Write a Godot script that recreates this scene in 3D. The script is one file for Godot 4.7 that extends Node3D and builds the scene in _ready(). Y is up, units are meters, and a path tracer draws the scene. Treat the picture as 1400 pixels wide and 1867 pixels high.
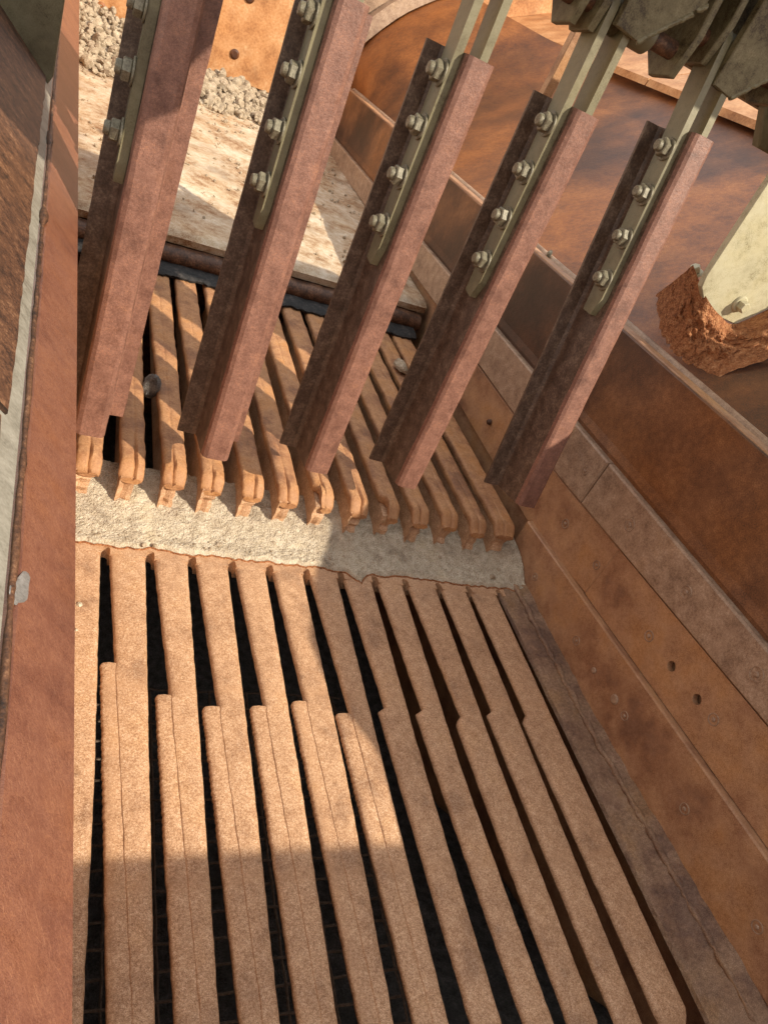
extends Node3D
# Vibrating grizzly feeder of a mobile crusher, seen from above with five hinged deflector bars.
# Everything is laid out in "deck" coordinates: x across the deck (right), y square to the deck, z down the deck toward the viewer.
# The deck falls 7 degrees toward the viewer, so deck coordinates are turned into the world by TILT.

var TILT := Basis(Vector3.RIGHT, deg_to_rad(7.0))
var M := {}
var rng := RandomNumberGenerator.new()
var nz := FastNoiseLite.new()
var nz2 := FastNoiseLite.new()
var taken := {}

# ------------------------------------------------------------------ mesh building
class MB:
	var t := PackedVector3Array()
	func tri(a: Vector3, b: Vector3, c: Vector3) -> void:
		t.append(a); t.append(b); t.append(c)
	func quad(a: Vector3, b: Vector3, c: Vector3, d: Vector3) -> void:
		tri(a, b, c); tri(a, c, d)
	func orient(from: int) -> void:
		var o := t[from]
		var vol := 0.0
		for i in range(from, t.size(), 3):
			vol += (t[i] - o).dot((t[i + 1] - o).cross(t[i + 2] - o))
		if vol > 0.0:
			for i in range(from, t.size(), 3):
				var s := t[i + 1]
				t[i + 1] = t[i + 2]
				t[i + 2] = s
	func loft(rings: Array, caps := true) -> void:
		var from := t.size()
		var n: int = rings[0].size()
		for k in rings.size() - 1:
			var a: PackedVector3Array = rings[k]
			var b: PackedVector3Array = rings[k + 1]
			for i in n:
				var j := (i + 1) % n
				quad(a[i], a[j], b[j], b[i])
		if caps:
			for e in [0, rings.size() - 1]:
				var r: PackedVector3Array = rings[e]
				var c := Vector3.ZERO
				for p in r: c += p
				c /= n
				for i in n:
					if e == 0: tri(c, r[(i + 1) % n], r[i])
					else: tri(c, r[i], r[(i + 1) % n])
		orient(from)
	func prism(poly: PackedVector2Array, xf: Transform3D, depth: float, bevel := 0.0) -> void:
		# outline in local xy, thickness along local +z, with an optional chamfer on the +z face
		var from := t.size()
		var idx := Geometry2D.triangulate_polygon(poly)
		var top := poly
		if bevel > 0.0:
			var off := Geometry2D.offset_polygon(poly, -bevel, Geometry2D.JOIN_MITER)
			if off.size() == 1 and off[0].size() == poly.size():
				# line the shrunk outline up with the first point of the outline
				var best := 0
				for i in poly.size():
					if off[0][i].distance_to(poly[0]) < off[0][best].distance_to(poly[0]): best = i
				top = PackedVector2Array()
				for i in poly.size(): top.append(off[0][(i + best) % poly.size()])
				if poly.size() > 1 and top[1].distance_to(poly[1]) > bevel * 6.0: top = poly
		var b := bevel if top != poly else 0.0
		for i in range(0, idx.size(), 3):
			var p := poly[idx[i]]; var q := poly[idx[i + 1]]; var r := poly[idx[i + 2]]
			tri(xf * Vector3(p.x, p.y, 0), xf * Vector3(q.x, q.y, 0), xf * Vector3(r.x, r.y, 0))
			p = top[idx[i]]; q = top[idx[i + 1]]; r = top[idx[i + 2]]
			tri(xf * Vector3(p.x, p.y, depth), xf * Vector3(r.x, r.y, depth), xf * Vector3(q.x, q.y, depth))
		var ccw := not Geometry2D.is_polygon_clockwise(poly)
		var p0 := poly[idx[0]]; var p1 := poly[idx[1]]; var p2 := poly[idx[2]]
		var tri_ccw := (p1 - p0).cross(p2 - p0) > 0.0
		for i in poly.size():
			var j := (i + 1) % poly.size()
			var a := xf * Vector3(poly[i].x, poly[i].y, 0)
			var c := xf * Vector3(poly[j].x, poly[j].y, 0)
			var d := xf * Vector3(poly[j].x, poly[j].y, depth - b)
			var e := xf * Vector3(poly[i].x, poly[i].y, depth - b)
			# wound like the bottom face triangles
			if ccw == tri_ccw: quad(a, e, d, c)
			else: quad(a, c, d, e)
			if b > 0.0:
				var g := xf * Vector3(top[j].x, top[j].y, depth)
				var h := xf * Vector3(top[i].x, top[i].y, depth)
				if ccw == tri_ccw: quad(e, h, g, d)
				else: quad(e, d, g, h)
		orient(from)
	func box(c: Vector3, s: Vector3, bas := Basis(), bev := 0.002) -> void:
		var h := s * 0.5
		var rings := []
		var b := minf(bev, minf(h.x, minf(h.y, h.z)) * 0.6)
		for st in [[-h.z, b], [-h.z + b, 0.0], [h.z - b, 0.0], [h.z, b]]:
			var x: float = h.x - st[1]
			var y: float = h.y - st[1]
			var r := PackedVector3Array()
			for q in [[-x + b, -y], [x - b, -y], [x, -y + b], [x, y - b], [x - b, y], [-x + b, y], [-x, y - b], [-x, -y + b]]:
				r.append(c + bas * Vector3(q[0], q[1], st[0]))
			rings.append(r)
		loft(rings)
	func cyl(a: Vector3, b: Vector3, r0: float, r1: float, n := 16, bev := 0.0, turn := 0.0) -> void:
		var d := (b - a).normalized()
		var u := d.cross(Vector3.UP if absf(d.y) < 0.9 else Vector3.RIGHT).normalized()
		var w := d.cross(u)
		var rings := []
		var st := [[a, r0], [b, r1]]
		if bev > 0.0: st = [[a, r0 - bev], [a + d * bev, r0], [b - d * bev, r1], [b, r1 - bev]]
		for s in st:
			var r := PackedVector3Array()
			for i in n:
				var an := TAU * i / n + turn
				r.append(s[0] + (u * cos(an) + w * sin(an)) * s[1])
			rings.append(r)
		loft(rings)
	func tube(path: PackedVector3Array, rad: float, n := 6) -> void:
		var rings := []
		for k in path.size():
			var d := (path[mini(k + 1, path.size() - 1)] - path[maxi(k - 1, 0)]).normalized()
			var u := d.cross(Vector3.UP if absf(d.y) < 0.9 else Vector3.RIGHT).normalized()
			var w := d.cross(u)
			var r := PackedVector3Array()
			for i in n: r.append(path[k] + (u * cos(TAU * i / n) + w * sin(TAU * i / n)) * rad)
			rings.append(r)
		loft(rings)
	func ring(c: Vector3, ax: Vector3, r_in: float, r_out: float, h: float, n := 20) -> void:
		var from := t.size()
		var d := ax.normalized()
		var u := d.cross(Vector3.UP if absf(d.y) < 0.9 else Vector3.RIGHT).normalized()
		var w := d.cross(u)
		for i in n:
			var e0 := u * cos(TAU * i / n) + w * sin(TAU * i / n)
			var e1 := u * cos(TAU * (i + 1) / n) + w * sin(TAU * (i + 1) / n)
			var m := (r_in + r_out) * 0.5
			var prof := [[r_in, 0.0], [lerpf(r_in, m, 0.4), h], [lerpf(r_out, m, 0.4), h], [r_out, 0.0]]
			for k in 4:
				var p: Array = prof[k]; var q: Array = prof[(k + 1) % 4]
				quad(c + e0 * p[0] + d * p[1], c + e0 * q[0] + d * q[1], c + e1 * q[0] + d * q[1], c + e1 * p[0] + d * p[1])
		orient(from)
	func commit(off := Vector3.ZERO, angle := 32.0) -> ArrayMesh:
		var nf := t.size() / 3
		var fn := PackedVector3Array(); fn.resize(nf)
		var at := {}
		var keys := PackedInt32Array(); keys.resize(t.size())
		var lists := []
		for f in nf:
			var n := (t[f * 3 + 2] - t[f * 3]).cross(t[f * 3 + 1] - t[f * 3])
			fn[f] = n
			for k in 3:
				var q := Vector3i((t[f * 3 + k] * 20000.0).round())
				var id: int = at.get(q, -1)
				if id < 0:
					id = lists.size(); at[q] = id; lists.append(PackedInt32Array())
				lists[id].append(f)
				keys[f * 3 + k] = id
		var nn := PackedVector3Array(); nn.resize(t.size())
		var vv := PackedVector3Array(); vv.resize(t.size())
		var cosang := cos(deg_to_rad(angle))
		var unit := PackedVector3Array(); unit.resize(nf)
		for f in nf: unit[f] = fn[f].normalized()
		for i in t.size():
			var f := i / 3
			var s := Vector3.ZERO
			for g in lists[keys[i]]:
				if unit[g].dot(unit[f]) > cosang: s += fn[g]
			nn[i] = s.normalized() if s.length_squared() > 0.0 else Vector3.UP
			vv[i] = t[i] - off
		var arr := []
		arr.resize(Mesh.ARRAY_MAX)
		arr[Mesh.ARRAY_VERTEX] = vv
		arr[Mesh.ARRAY_NORMAL] = nn
		var m := ArrayMesh.new()
		m.add_surface_from_arrays(Mesh.PRIMITIVE_TRIANGLES, arr)
		return m

# ------------------------------------------------------------------ nodes
func numbered(called: String) -> String:
	var k: int = taken.get(called, 0)
	taken[called] = k + 1
	return called if k == 0 else "%s_%03d" % [called, k]

func thing(called: String, label: String, category: String, base := Vector3.ZERO, group := "", kind := "") -> Node3D:
	var o := Node3D.new()
	o.name = numbered(called)
	add_child(o)
	o.transform = Transform3D(TILT, TILT * base)
	o.set_meta("base", base)
	meta(o, label, category, group, kind)
	return o

func meta(o: Node, label: String, category: String, group := "", kind := "") -> void:
	if label: o.set_meta("label", label)
	if category: o.set_meta("category", category)
	if group: o.set_meta("group", group)
	if kind: o.set_meta("kind", kind)

func part(called: String, mb: MB, m: Material, parent: Node3D, angle := 32.0, label := "") -> MeshInstance3D:
	var o := MeshInstance3D.new()
	o.name = called
	var base: Vector3 = parent.get_meta("base")
	o.mesh = mb.commit(base, angle)
	o.material_override = m
	o.set_meta("base", base)
	if label: o.set_meta("label", label)
	parent.add_child(o, true)
	return o

func turned(called: String, mb: MB, m: Material, parent: Node3D, turn: Basis, angle := 32.0) -> MeshInstance3D:
	# a part whose own axes lie along its face, for materials laid out in the part's own axes
	var base: Vector3 = parent.get_meta("base")
	var inv := turn.inverse()
	for i in mb.t.size(): mb.t[i] = inv * (mb.t[i] - base) + base
	var o := part(called, mb, m, parent, angle)
	o.basis = turn
	return o

func one(called: String, mb: MB, m: Material, base: Vector3, label: String, category: String, group := "", kind := "", angle := 32.0) -> MeshInstance3D:
	var o := MeshInstance3D.new()
	o.name = numbered(called)
	o.mesh = mb.commit(base, angle)
	o.material_override = m
	add_child(o)
	o.transform = Transform3D(TILT, TILT * base)
	o.set_meta("base", base)
	meta(o, label, category, group, kind)
	return o

func smooth(a: float, b: float, x: float) -> float:
	var q := clampf((x - a) / (b - a), 0.0, 1.0)
	return q * q * (3.0 - 2.0 * q)

# ------------------------------------------------------------------ textures and materials
func noise_bytes(sd: int, freq: float, oct: int, size: int, kind := FastNoiseLite.TYPE_SIMPLEX_SMOOTH) -> PackedByteArray:
	var f := FastNoiseLite.new()
	f.seed = sd
	f.noise_type = kind
	f.frequency = freq
	f.fractal_octaves = oct
	f.fractal_gain = 0.55
	var im := f.get_seamless_image(size, size, false, false, 0.15)
	im.convert(Image.FORMAT_L8)
	return im.get_data()

func tex(im: Image) -> ImageTexture:
	im.generate_mipmaps()
	return ImageTexture.create_from_image(im)

# colour image: a coarse, a middle and a fine noise choose a place on the ramp; scratches are drawn over it
func paint(sd: int, ramp: Array, freqs: Array, weights: Array, size := 512, scratches := 0, scratch_angle := 0.0, scratch_color := Color.WHITE, scratch_len := 40.0, scratch_alpha := 0.35) -> ImageTexture:
	var g := Gradient.new()
	g.offsets = PackedFloat32Array(range(ramp.size()).map(func(i): return float(i) / (ramp.size() - 1)))
	g.colors = PackedColorArray(ramp)
	var lr := PackedByteArray(); var lg := PackedByteArray(); var lb := PackedByteArray()
	for i in 256:
		var c := g.sample(i / 255.0)
		lr.append(int(c.r8)); lg.append(int(c.g8)); lb.append(int(c.b8))
	var a := noise_bytes(sd, freqs[0], 4, size)
	var b := noise_bytes(sd + 1, freqs[1], 3, size)
	var c2 := noise_bytes(sd + 2, freqs[2], 2, size)
	var wa: float = weights[0]; var wb: float = weights[1]; var wc: float = weights[2]
	var out := PackedByteArray(); out.resize(size * size * 3)
	for i in size * size:
		var v := int(128.0 + (a[i] - 128) * wa + (b[i] - 128) * wb + (c2[i] - 128) * wc)
		v = clampi(v, 0, 255)
		out[i * 3] = lr[v]; out[i * 3 + 1] = lg[v]; out[i * 3 + 2] = lb[v]
	var im := Image.create_from_data(size, size, false, Image.FORMAT_RGB8, out)
	var r := RandomNumberGenerator.new()
	r.seed = sd * 7 + 3
	for s in scratches:
		var p := Vector2(r.randf() * size, r.randf() * size)
		var an := scratch_angle + r.randfn(0.0, 0.22)
		var d := Vector2(cos(an), sin(an))
		var bend := r.randfn(0.0, 0.004)
		var n := int(scratch_len * r.randf_range(0.2, 1.4))
		var al := scratch_alpha * r.randf_range(0.3, 1.0)
		for k in n:
			d = d.rotated(bend)
			p += d
			var x := posmod(int(p.x), size); var y := posmod(int(p.y), size)
			var f := al * (1.0 - absf(2.0 * k / n - 1.0))
			im.set_pixel(x, y, im.get_pixel(x, y).lerp(scratch_color, f))
	return tex(im)

func height(sd: int, freqs: Array, weights: Array, size := 512) -> ImageTexture:
	var a := noise_bytes(sd, freqs[0], 4, size)
	var b := noise_bytes(sd + 1, freqs[1], 3, size)
	var wa: float = weights[0]; var wb: float = weights[1]
	var out := PackedByteArray(); out.resize(size * size)
	for i in size * size:
		out[i] = clampi(int(128.0 + (a[i] - 128) * wa + (b[i] - 128) * wb), 0, 255)
	return tex(Image.create_from_data(size, size, false, Image.FORMAT_L8, out))

func mat(called: String, albedo: Texture2D, per_m: Vector3, rough: float, bump: Texture2D = null, bump_cm := 0.0, detail: Texture2D = null, detail_per_m := 1.3, metallic := 0.0, spec := 0.5) -> StandardMaterial3D:
	var m := StandardMaterial3D.new()
	m.resource_name = called
	m.albedo_texture = albedo
	m.uv1_triplanar = true
	m.uv1_world_triplanar = true
	m.uv1_scale = per_m
	m.uv1_triplanar_sharpness = 4.0
	m.roughness = rough
	m.metallic = metallic
	m.metallic_specular = spec
	if bump:
		m.heightmap_enabled = true
		m.heightmap_texture = bump
		m.heightmap_scale = bump_cm
	if detail:
		m.detail_enabled = true
		m.detail_albedo = detail
		m.detail_blend_mode = BaseMaterial3D.BLEND_MODE_MUL
		m.detail_uv_layer = BaseMaterial3D.DETAIL_UV_2
		m.uv2_triplanar = true
		m.uv2_world_triplanar = true
		m.uv2_scale = Vector3.ONE * detail_per_m
		m.uv2_triplanar_sharpness = 4.0
	M[called] = m
	return m

func rgb(r: int, g: int, b: int) -> Color:
	return Color8(r, g, b)

func make_materials() -> void:
	var h_fine := height(11, [0.06, 0.2], [0.7, 0.8])
	var h_grain := height(21, [0.12, 0.3], [0.8, 0.9])
	var h_lump := height(31, [0.012, 0.06], [1.2, 0.5])
	var d_patch := paint(41, [rgb(214, 208, 204), rgb(238, 233, 228), rgb(250, 247, 243), rgb(255, 252, 248), rgb(255, 250, 240)], [0.006, 0.02, 0.08], [1.1, 0.6, 0.3], 512)
	var d_orange := paint(47, [rgb(196, 184, 184), rgb(226, 212, 204), rgb(248, 240, 232), rgb(255, 246, 232), rgb(255, 240, 214)], [0.005, 0.018, 0.06], [1.2, 0.7, 0.3], 512)
	var d_zone := paint(49, [rgb(120, 112, 122), rgb(156, 144, 148), rgb(212, 198, 190), rgb(252, 240, 226), rgb(255, 236, 206)], [0.005, 0.014, 0.08], [1.6, 0.6, 0.2], 512)
	# cast deck bars: tan rust polished by stone, dusted
	mat("bar", paint(51, [rgb(132, 95, 66), rgb(170, 129, 95), rgb(190, 149, 114), rgb(207, 168, 134), rgb(236, 206, 178)], [0.03, 0.12, 0.4], [0.35, 0.7, 1.5]), Vector3.ONE * 3.2, 0.62, h_grain, 0.05, d_patch, 1.7)
	mat("bar_back", paint(55, [rgb(128, 90, 60), rgb(160, 116, 80), rgb(178, 133, 94), rgb(193, 150, 111), rgb(213, 177, 141)], [0.02, 0.09, 0.35], [0.4, 0.5, 0.9]), Vector3.ONE * 3.0, 0.66, h_grain, 0.06, d_orange, 1.9)
	# deflector bars: purple brown mill rust
	mat("finger", paint(61, [rgb(92, 62, 52), rgb(116, 80, 68), rgb(132, 94, 81), rgb(148, 110, 97), rgb(178, 122, 92)], [0.02, 0.1, 0.4], [0.45, 0.45, 1.0], 512, 500, 1.45, rgb(186, 150, 132), 26.0, 0.25), Vector3.ONE * 3.1, 0.5, h_fine, 0.035, d_patch, 2.3)
	mat("scale", paint(65, [rgb(66, 52, 43), rgb(86, 68, 57), rgb(98, 79, 67), rgb(110, 91, 78), rgb(140, 120, 104)], [0.02, 0.1, 0.4], [0.8, 0.8, 0.8], 512, 900, 1.2, rgb(168, 150, 132), 18.0, 0.3), Vector3.ONE * 3.1, 0.5, h_fine, 0.04, d_patch, 2.3)  # mill scale, set darker to carry the shade of the left flange
	mat("flare", paint(71, [rgb(92, 58, 38), rgb(122, 76, 44), rgb(144, 91, 48), rgb(160, 105, 58), rgb(180, 130, 84)], [0.008, 0.05, 0.3], [0.45, 0.4, 0.9], 512, 2600, 0.7, rgb(206, 146, 84), 26.0, 0.3), Vector3.ONE * 1.9, 0.5, h_fine, 0.04, d_zone, 0.42)
	M["flare"].uv2_offset = Vector3(0.35, 0.1, 0.5)
	mat("orange", paint(75, [rgb(150, 100, 60), rgb(176, 122, 76), rgb(190, 137, 90), rgb(200, 150, 104), rgb(214, 172, 130)], [0.01, 0.08, 0.35], [0.8, 0.6, 0.6], 512, 700, 0.4, rgb(226, 170, 112), 40.0, 0.3), Vector3.ONE * 1.5, 0.6, h_fine, 0.03, d_patch, 0.9)
	mat("wall", paint(81, [rgb(134, 98, 72), rgb(164, 125, 95), rgb(180, 142, 110), rgb(192, 155, 124), rgb(208, 176, 148)], [0.012, 0.08, 0.35], [0.4, 0.4, 0.9], 512, 500, 2.2, rgb(190, 140, 108), 26.0, 0.25), Vector3.ONE * 2.2, 0.5, h_fine, 0.04, d_orange, 1.1)
	mat("strip", paint(85, [rgb(112, 88, 70), rgb(146, 119, 98), rgb(168, 140, 117), rgb(184, 157, 134), rgb(206, 184, 164)], [0.02, 0.1, 0.4], [0.5, 0.5, 1.0]), Vector3.ONE * 2.6, 0.55, h_fine, 0.04, d_patch, 1.6)
	mat("left", paint(91, [rgb(92, 58, 46), rgb(114, 74, 60), rgb(127, 85, 69), rgb(138, 96, 78), rgb(156, 106, 76)], [0.02, 0.09, 0.4], [0.35, 0.4, 0.9], 512, 1500, 1.05, rgb(206, 162, 128), 26.0, 0.4), Vector3.ONE * 6.5, 0.4, h_fine, 0.03, d_orange, 2.0)
	mat("green", paint(101, [rgb(70, 60, 42), rgb(110, 103, 79), rgb(125, 119, 94), rgb(131, 125, 101), rgb(146, 140, 116)], [0.008, 0.05, 0.3], [0.5, 0.35, 0.5], 512, 60, 0.9, rgb(104, 84, 60), 8.0, 0.7), Vector3.ONE * 2.0, 0.45, h_fine, 0.012, d_patch, 1.1)
	mat("green_sunlit", paint(103, [rgb(96, 86, 62), rgb(166, 160, 132), rgb(188, 182, 154), rgb(194, 189, 162), rgb(204, 199, 174)], [0.008, 0.05, 0.3], [0.4, 0.35, 0.5], 512, 60, 0.9, rgb(104, 84, 60), 8.0, 0.7), Vector3.ONE * 2.0, 0.45, h_fine, 0.012, d_patch, 1.1)  # same green paint made paler, sunlight put into the colour
	mat("green_dirty", paint(105, [rgb(60, 48, 34), rgb(92, 82, 58), rgb(112, 104, 78), rgb(122, 114, 88), rgb(138, 130, 104)], [0.01, 0.06, 0.3], [0.9, 0.6, 0.7]), Vector3.ONE * 2.0, 0.55, h_fine, 0.03, d_patch, 1.1)
	mat("dust", paint(111, [rgb(124, 109, 90), rgb(172, 157, 135), rgb(196, 183, 162), rgb(212, 200, 181), rgb(234, 226, 212)], [0.03, 0.2, 0.45], [0.5, 0.8, 1.1]), Vector3.ONE * 2.4, 0.95, h_grain, 0.35, d_patch, 1.5)
	mat("pan", paint(115, [rgb(132, 96, 66), rgb(168, 140, 110), rgb(188, 167, 141), rgb(199, 183, 161), rgb(216, 204, 186)], [0.008, 0.05, 0.3], [0.85, 0.6, 0.8], 512, 420, 0.9, rgb(150, 92, 62), 26.0, 0.45), Vector3.ONE * 1.2, 0.8, h_fine, 0.05, d_patch, 0.8)
	mat("stone", paint(121, [rgb(112, 96, 78), rgb(148, 130, 108), rgb(170, 152, 128), rgb(186, 168, 144), rgb(206, 192, 172)], [0.02, 0.1, 0.4], [0.9, 0.7, 0.7]), Vector3.ONE * 3.0, 0.9, h_grain, 0.2)
	mat("grey_stone", paint(125, [rgb(64, 62, 60), rgb(92, 90, 88), rgb(112, 110, 107), rgb(128, 126, 122), rgb(160, 156, 150)], [0.02, 0.1, 0.4], [0.9, 0.7, 0.7]), Vector3.ONE * 4.0, 0.85, h_grain, 0.2)
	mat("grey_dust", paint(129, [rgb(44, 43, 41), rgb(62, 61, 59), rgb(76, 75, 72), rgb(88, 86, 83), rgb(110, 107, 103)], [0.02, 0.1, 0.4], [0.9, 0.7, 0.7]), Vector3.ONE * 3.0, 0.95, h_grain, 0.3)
	mat("steel_bolt", paint(131, [rgb(72, 62, 48), rgb(104, 97, 80), rgb(122, 115, 96), rgb(134, 127, 108), rgb(152, 145, 126)], [0.05, 0.15, 0.4], [0.7, 0.7, 0.6], 256), Vector3.ONE * 9.0, 0.5, h_fine, 0.02, null, 1.0, 0.12)
	mat("bare_steel", paint(135, [rgb(120, 116, 112), rgb(150, 146, 142), rgb(172, 168, 164), rgb(186, 182, 178), rgb(204, 200, 196)], [0.03, 0.1, 0.4], [0.7, 0.7, 0.6], 256), Vector3.ONE * 7.0, 0.38, h_fine, 0.02, null, 1.0, 0.6)
	mat("rubber", paint(141, [rgb(18, 17, 17), rgb(28, 27, 27), rgb(38, 36, 35), rgb(50, 46, 44), rgb(86, 78, 72)], [0.02, 0.1, 0.4], [0.8, 0.7, 0.8], 256), Vector3.ONE * 3.0, 0.8, h_lump, 0.2)
	mat("crust", paint(145, [rgb(88, 50, 28), rgb(128, 76, 42), rgb(158, 100, 60), rgb(176, 122, 80), rgb(198, 150, 110)], [0.03, 0.1, 0.4], [0.8, 0.9, 0.8]), Vector3.ONE * 3.0, 0.9, h_grain, 0.4)
	mat("dark_rust", paint(151, [rgb(44, 30, 22), rgb(70, 46, 32), rgb(90, 60, 42), rgb(108, 74, 52), rgb(140, 104, 78)], [0.02, 0.1, 0.4], [0.9, 0.8, 0.7]), Vector3.ONE * 2.6, 0.6, h_fine, 0.06, d_patch, 1.5)
	mat("brown", paint(77, [rgb(84, 58, 42), rgb(108, 74, 52), rgb(126, 88, 60), rgb(142, 102, 72), rgb(164, 126, 94)], [0.008, 0.05, 0.3], [0.45, 0.4, 0.9], 512, 900, 0.7, rgb(176, 128, 86), 22.0, 0.3), Vector3.ONE * 1.9, 0.5, h_fine, 0.04, d_zone, 0.42)
	M["brown"].uv2_offset = Vector3(0.35, 0.1, 0.5)
	M["outer"] = M["dark_rust"].duplicate()
	for k in ["outer", "left", "flare"]: M[k].uv1_world_triplanar = false
	mat("grey_paint", paint(161, [rgb(92, 86, 76), rgb(124, 118, 106), rgb(140, 134, 122), rgb(150, 144, 132), rgb(166, 160, 148)], [0.02, 0.1, 0.4], [0.7, 0.6, 0.7], 256), Vector3.ONE * 4.0, 0.55, h_fine, 0.02)
	mat("foot", paint(165, [rgb(96, 74, 58), rgb(126, 100, 80), rgb(146, 120, 99), rgb(162, 137, 116), rgb(186, 164, 144)], [0.012, 0.08, 0.4], [0.4, 0.5, 1.1]), Vector3.ONE * 2.6, 0.7, h_grain, 0.1, d_orange, 1.7)
	mat("wire", paint(155, [rgb(60, 50, 42), rgb(80, 68, 57), rgb(94, 80, 68), rgb(106, 91, 77), rgb(126, 110, 94)], [0.05, 0.1, 0.4], [0.7, 0.7, 0.6], 256), Vector3.ONE * 5.0, 0.6)

# ------------------------------------------------------------------ scene
func _ready() -> void:
	rng.seed = 20240611
	nz.seed = 5; nz.frequency = 1.0; nz.fractal_octaves = 3
	nz2.seed = 9; nz2.frequency = 1.0; nz2.fractal_octaves = 2
	# camera: axes of the lens in deck coordinates
	var cam := Camera3D.new()
	cam.name = "camera"
	add_child(cam)
	var cb := Basis(Vector3(0.883592, 0.398257, 0.246284), Vector3(-0.152616, 0.742174, -0.6526), Vector3(-0.442688, 0.539045, 0.716559))
	cam.transform = Transform3D(TILT * cb.orthonormalized(), TILT * Vector3(0, 1, 0))
	cam.fov = 69.33
	cam.near = 0.02
	cam.far = 200.0
	cam.current = true
	# sky, sun, exposure
	var env := Environment.new()
	env.background_mode = Environment.BG_SKY
	var sky := Sky.new()
	var sm := ProceduralSkyMaterial.new()
	sm.sky_top_color = Color(0.72, 0.73, 0.74)
	sm.sky_horizon_color = Color(0.95, 0.90, 0.82)
	sm.sky_curve = 0.12
	sm.ground_horizon_color = Color(0.62, 0.55, 0.46)
	sm.ground_bottom_color = Color(0.5, 0.42, 0.33)
	sm.sun_angle_max = 1.0
	sky.sky_material = sm
	env.sky = sky
	env.background_energy_multiplier = 2.2
	env.tonemap_mode = Environment.TONE_MAPPER_LINEAR
	env.tonemap_exposure = 1.14
	env.sdfgi_enabled = true
	env.ssao_enabled = true
	env.ssil_enabled = true
	var we := WorldEnvironment.new()
	we.name = "world_environment"
	we.environment = env
	add_child(we)
	var sun := DirectionalLight3D.new()
	sun.name = "sun"
	sun.light_color = Color(1.0, 0.955, 0.87)
	sun.light_energy = 1.6
	sun.light_angular_distance = 0.5
	sun.shadow_enabled = true
	add_child(sun)
	sun.basis = Basis.looking_at(TILT * Vector3(-0.85, -1.0, -0.95).normalized(), Vector3.UP)
	make_materials()
	# large structure
	build_ground()
	build_right_wall()
	build_hopper_side()
	build_left_wall()
	build_back_wall()
	build_front()
	build_lower_deck()
	build_upper_deck()
	build_pan()
	build_pit()
	# objects
	build_beam()
	build_fingers()
	build_support_plate()
	build_stones()

func build_ground() -> void:
	var mb := MB.new()
	mb.box(Vector3(0, -2.6, -1), Vector3(120, 0.1, 120))
	var o := one("ground", mb, M["dust"], Vector3(0, -2.55, -1), "dusty quarry ground far below the feeder", "", "", "structure")
	o.transform = Transform3D(Basis(), Vector3(0, -2.55, -1))

# ---- right wall ---------------------------------------------------
func yz_plate(mb: MB, x: float, thick: float, pts: Array, holes := [], bevel := 0.0025) -> void:
	# plate whose outline is given as [z, y] pairs, its face looking to -x at x, thickness to +x
	var poly := PackedVector2Array()
	for p in pts: poly.append(Vector2(p[0], p[1]))
	for h in holes:
		# keyhole: join each hole to the nearest outline point
		var best := 0
		for i in poly.size():
			if poly[i].distance_to(Vector2(h[0], h[1])) < poly[best].distance_to(Vector2(h[0], h[1])): best = i
		var out := PackedVector2Array()
		for i in best + 1: out.append(poly[i])
		var dirv := (poly[best] - Vector2(h[0], h[1])).angle()
		var sgn := 1.0 if Geometry2D.is_polygon_clockwise(poly) else -1.0
		for k in 17:
			var an := dirv + sgn * TAU * k / 16.0 + (0.0002 * sgn if k == 0 else (-0.0002 * sgn if k == 16 else 0.0))
			out.append(Vector2(h[0], h[1]) + Vector2(cos(an), sin(an)) * h[2])
		out.append(poly[best] + Vector2(0.00002, 0.00002))
		for i in range(best + 1, poly.size()): out.append(poly[i])
		poly = out
	# local x -> z, local y -> y, local z -> -x
	var xf := Transform3D(Basis(Vector3(0, 0, 1), Vector3(0, 1, 0), Vector3(-1, 0, 0)), Vector3(x + thick, 0, 0))
	mb.prism(poly, xf, thick, 0.0 if holes.size() else bevel)

func plug(parent: Node3D, p: Vector3, r: float, kind: int) -> void:
	var ax := Vector3(-1, 0, 0)
	if kind == 0:
		var b := MB.new()
		b.ring(p, ax, r * 0.8, r, 0.0016, 22)
		b.cyl(p, p + ax * 0.003, r * 0.38, r * 0.3, 12, 0.001)
		part("plug_weld", b, M["strip"], parent, 40)
	elif kind == 1:
		var b := MB.new()
		b.cyl(p, p + ax * 0.004, r, r * 0.85, 18, 0.0012)
		part("bolt_head", b, M["strip"], parent, 40)
	else:
		var b := MB.new()
		b.cyl(p, p + ax * 0.012, r, r * 0.8, 18, 0.003)
		part("bolt_head", b, M["dark_rust"], parent, 40)

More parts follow.
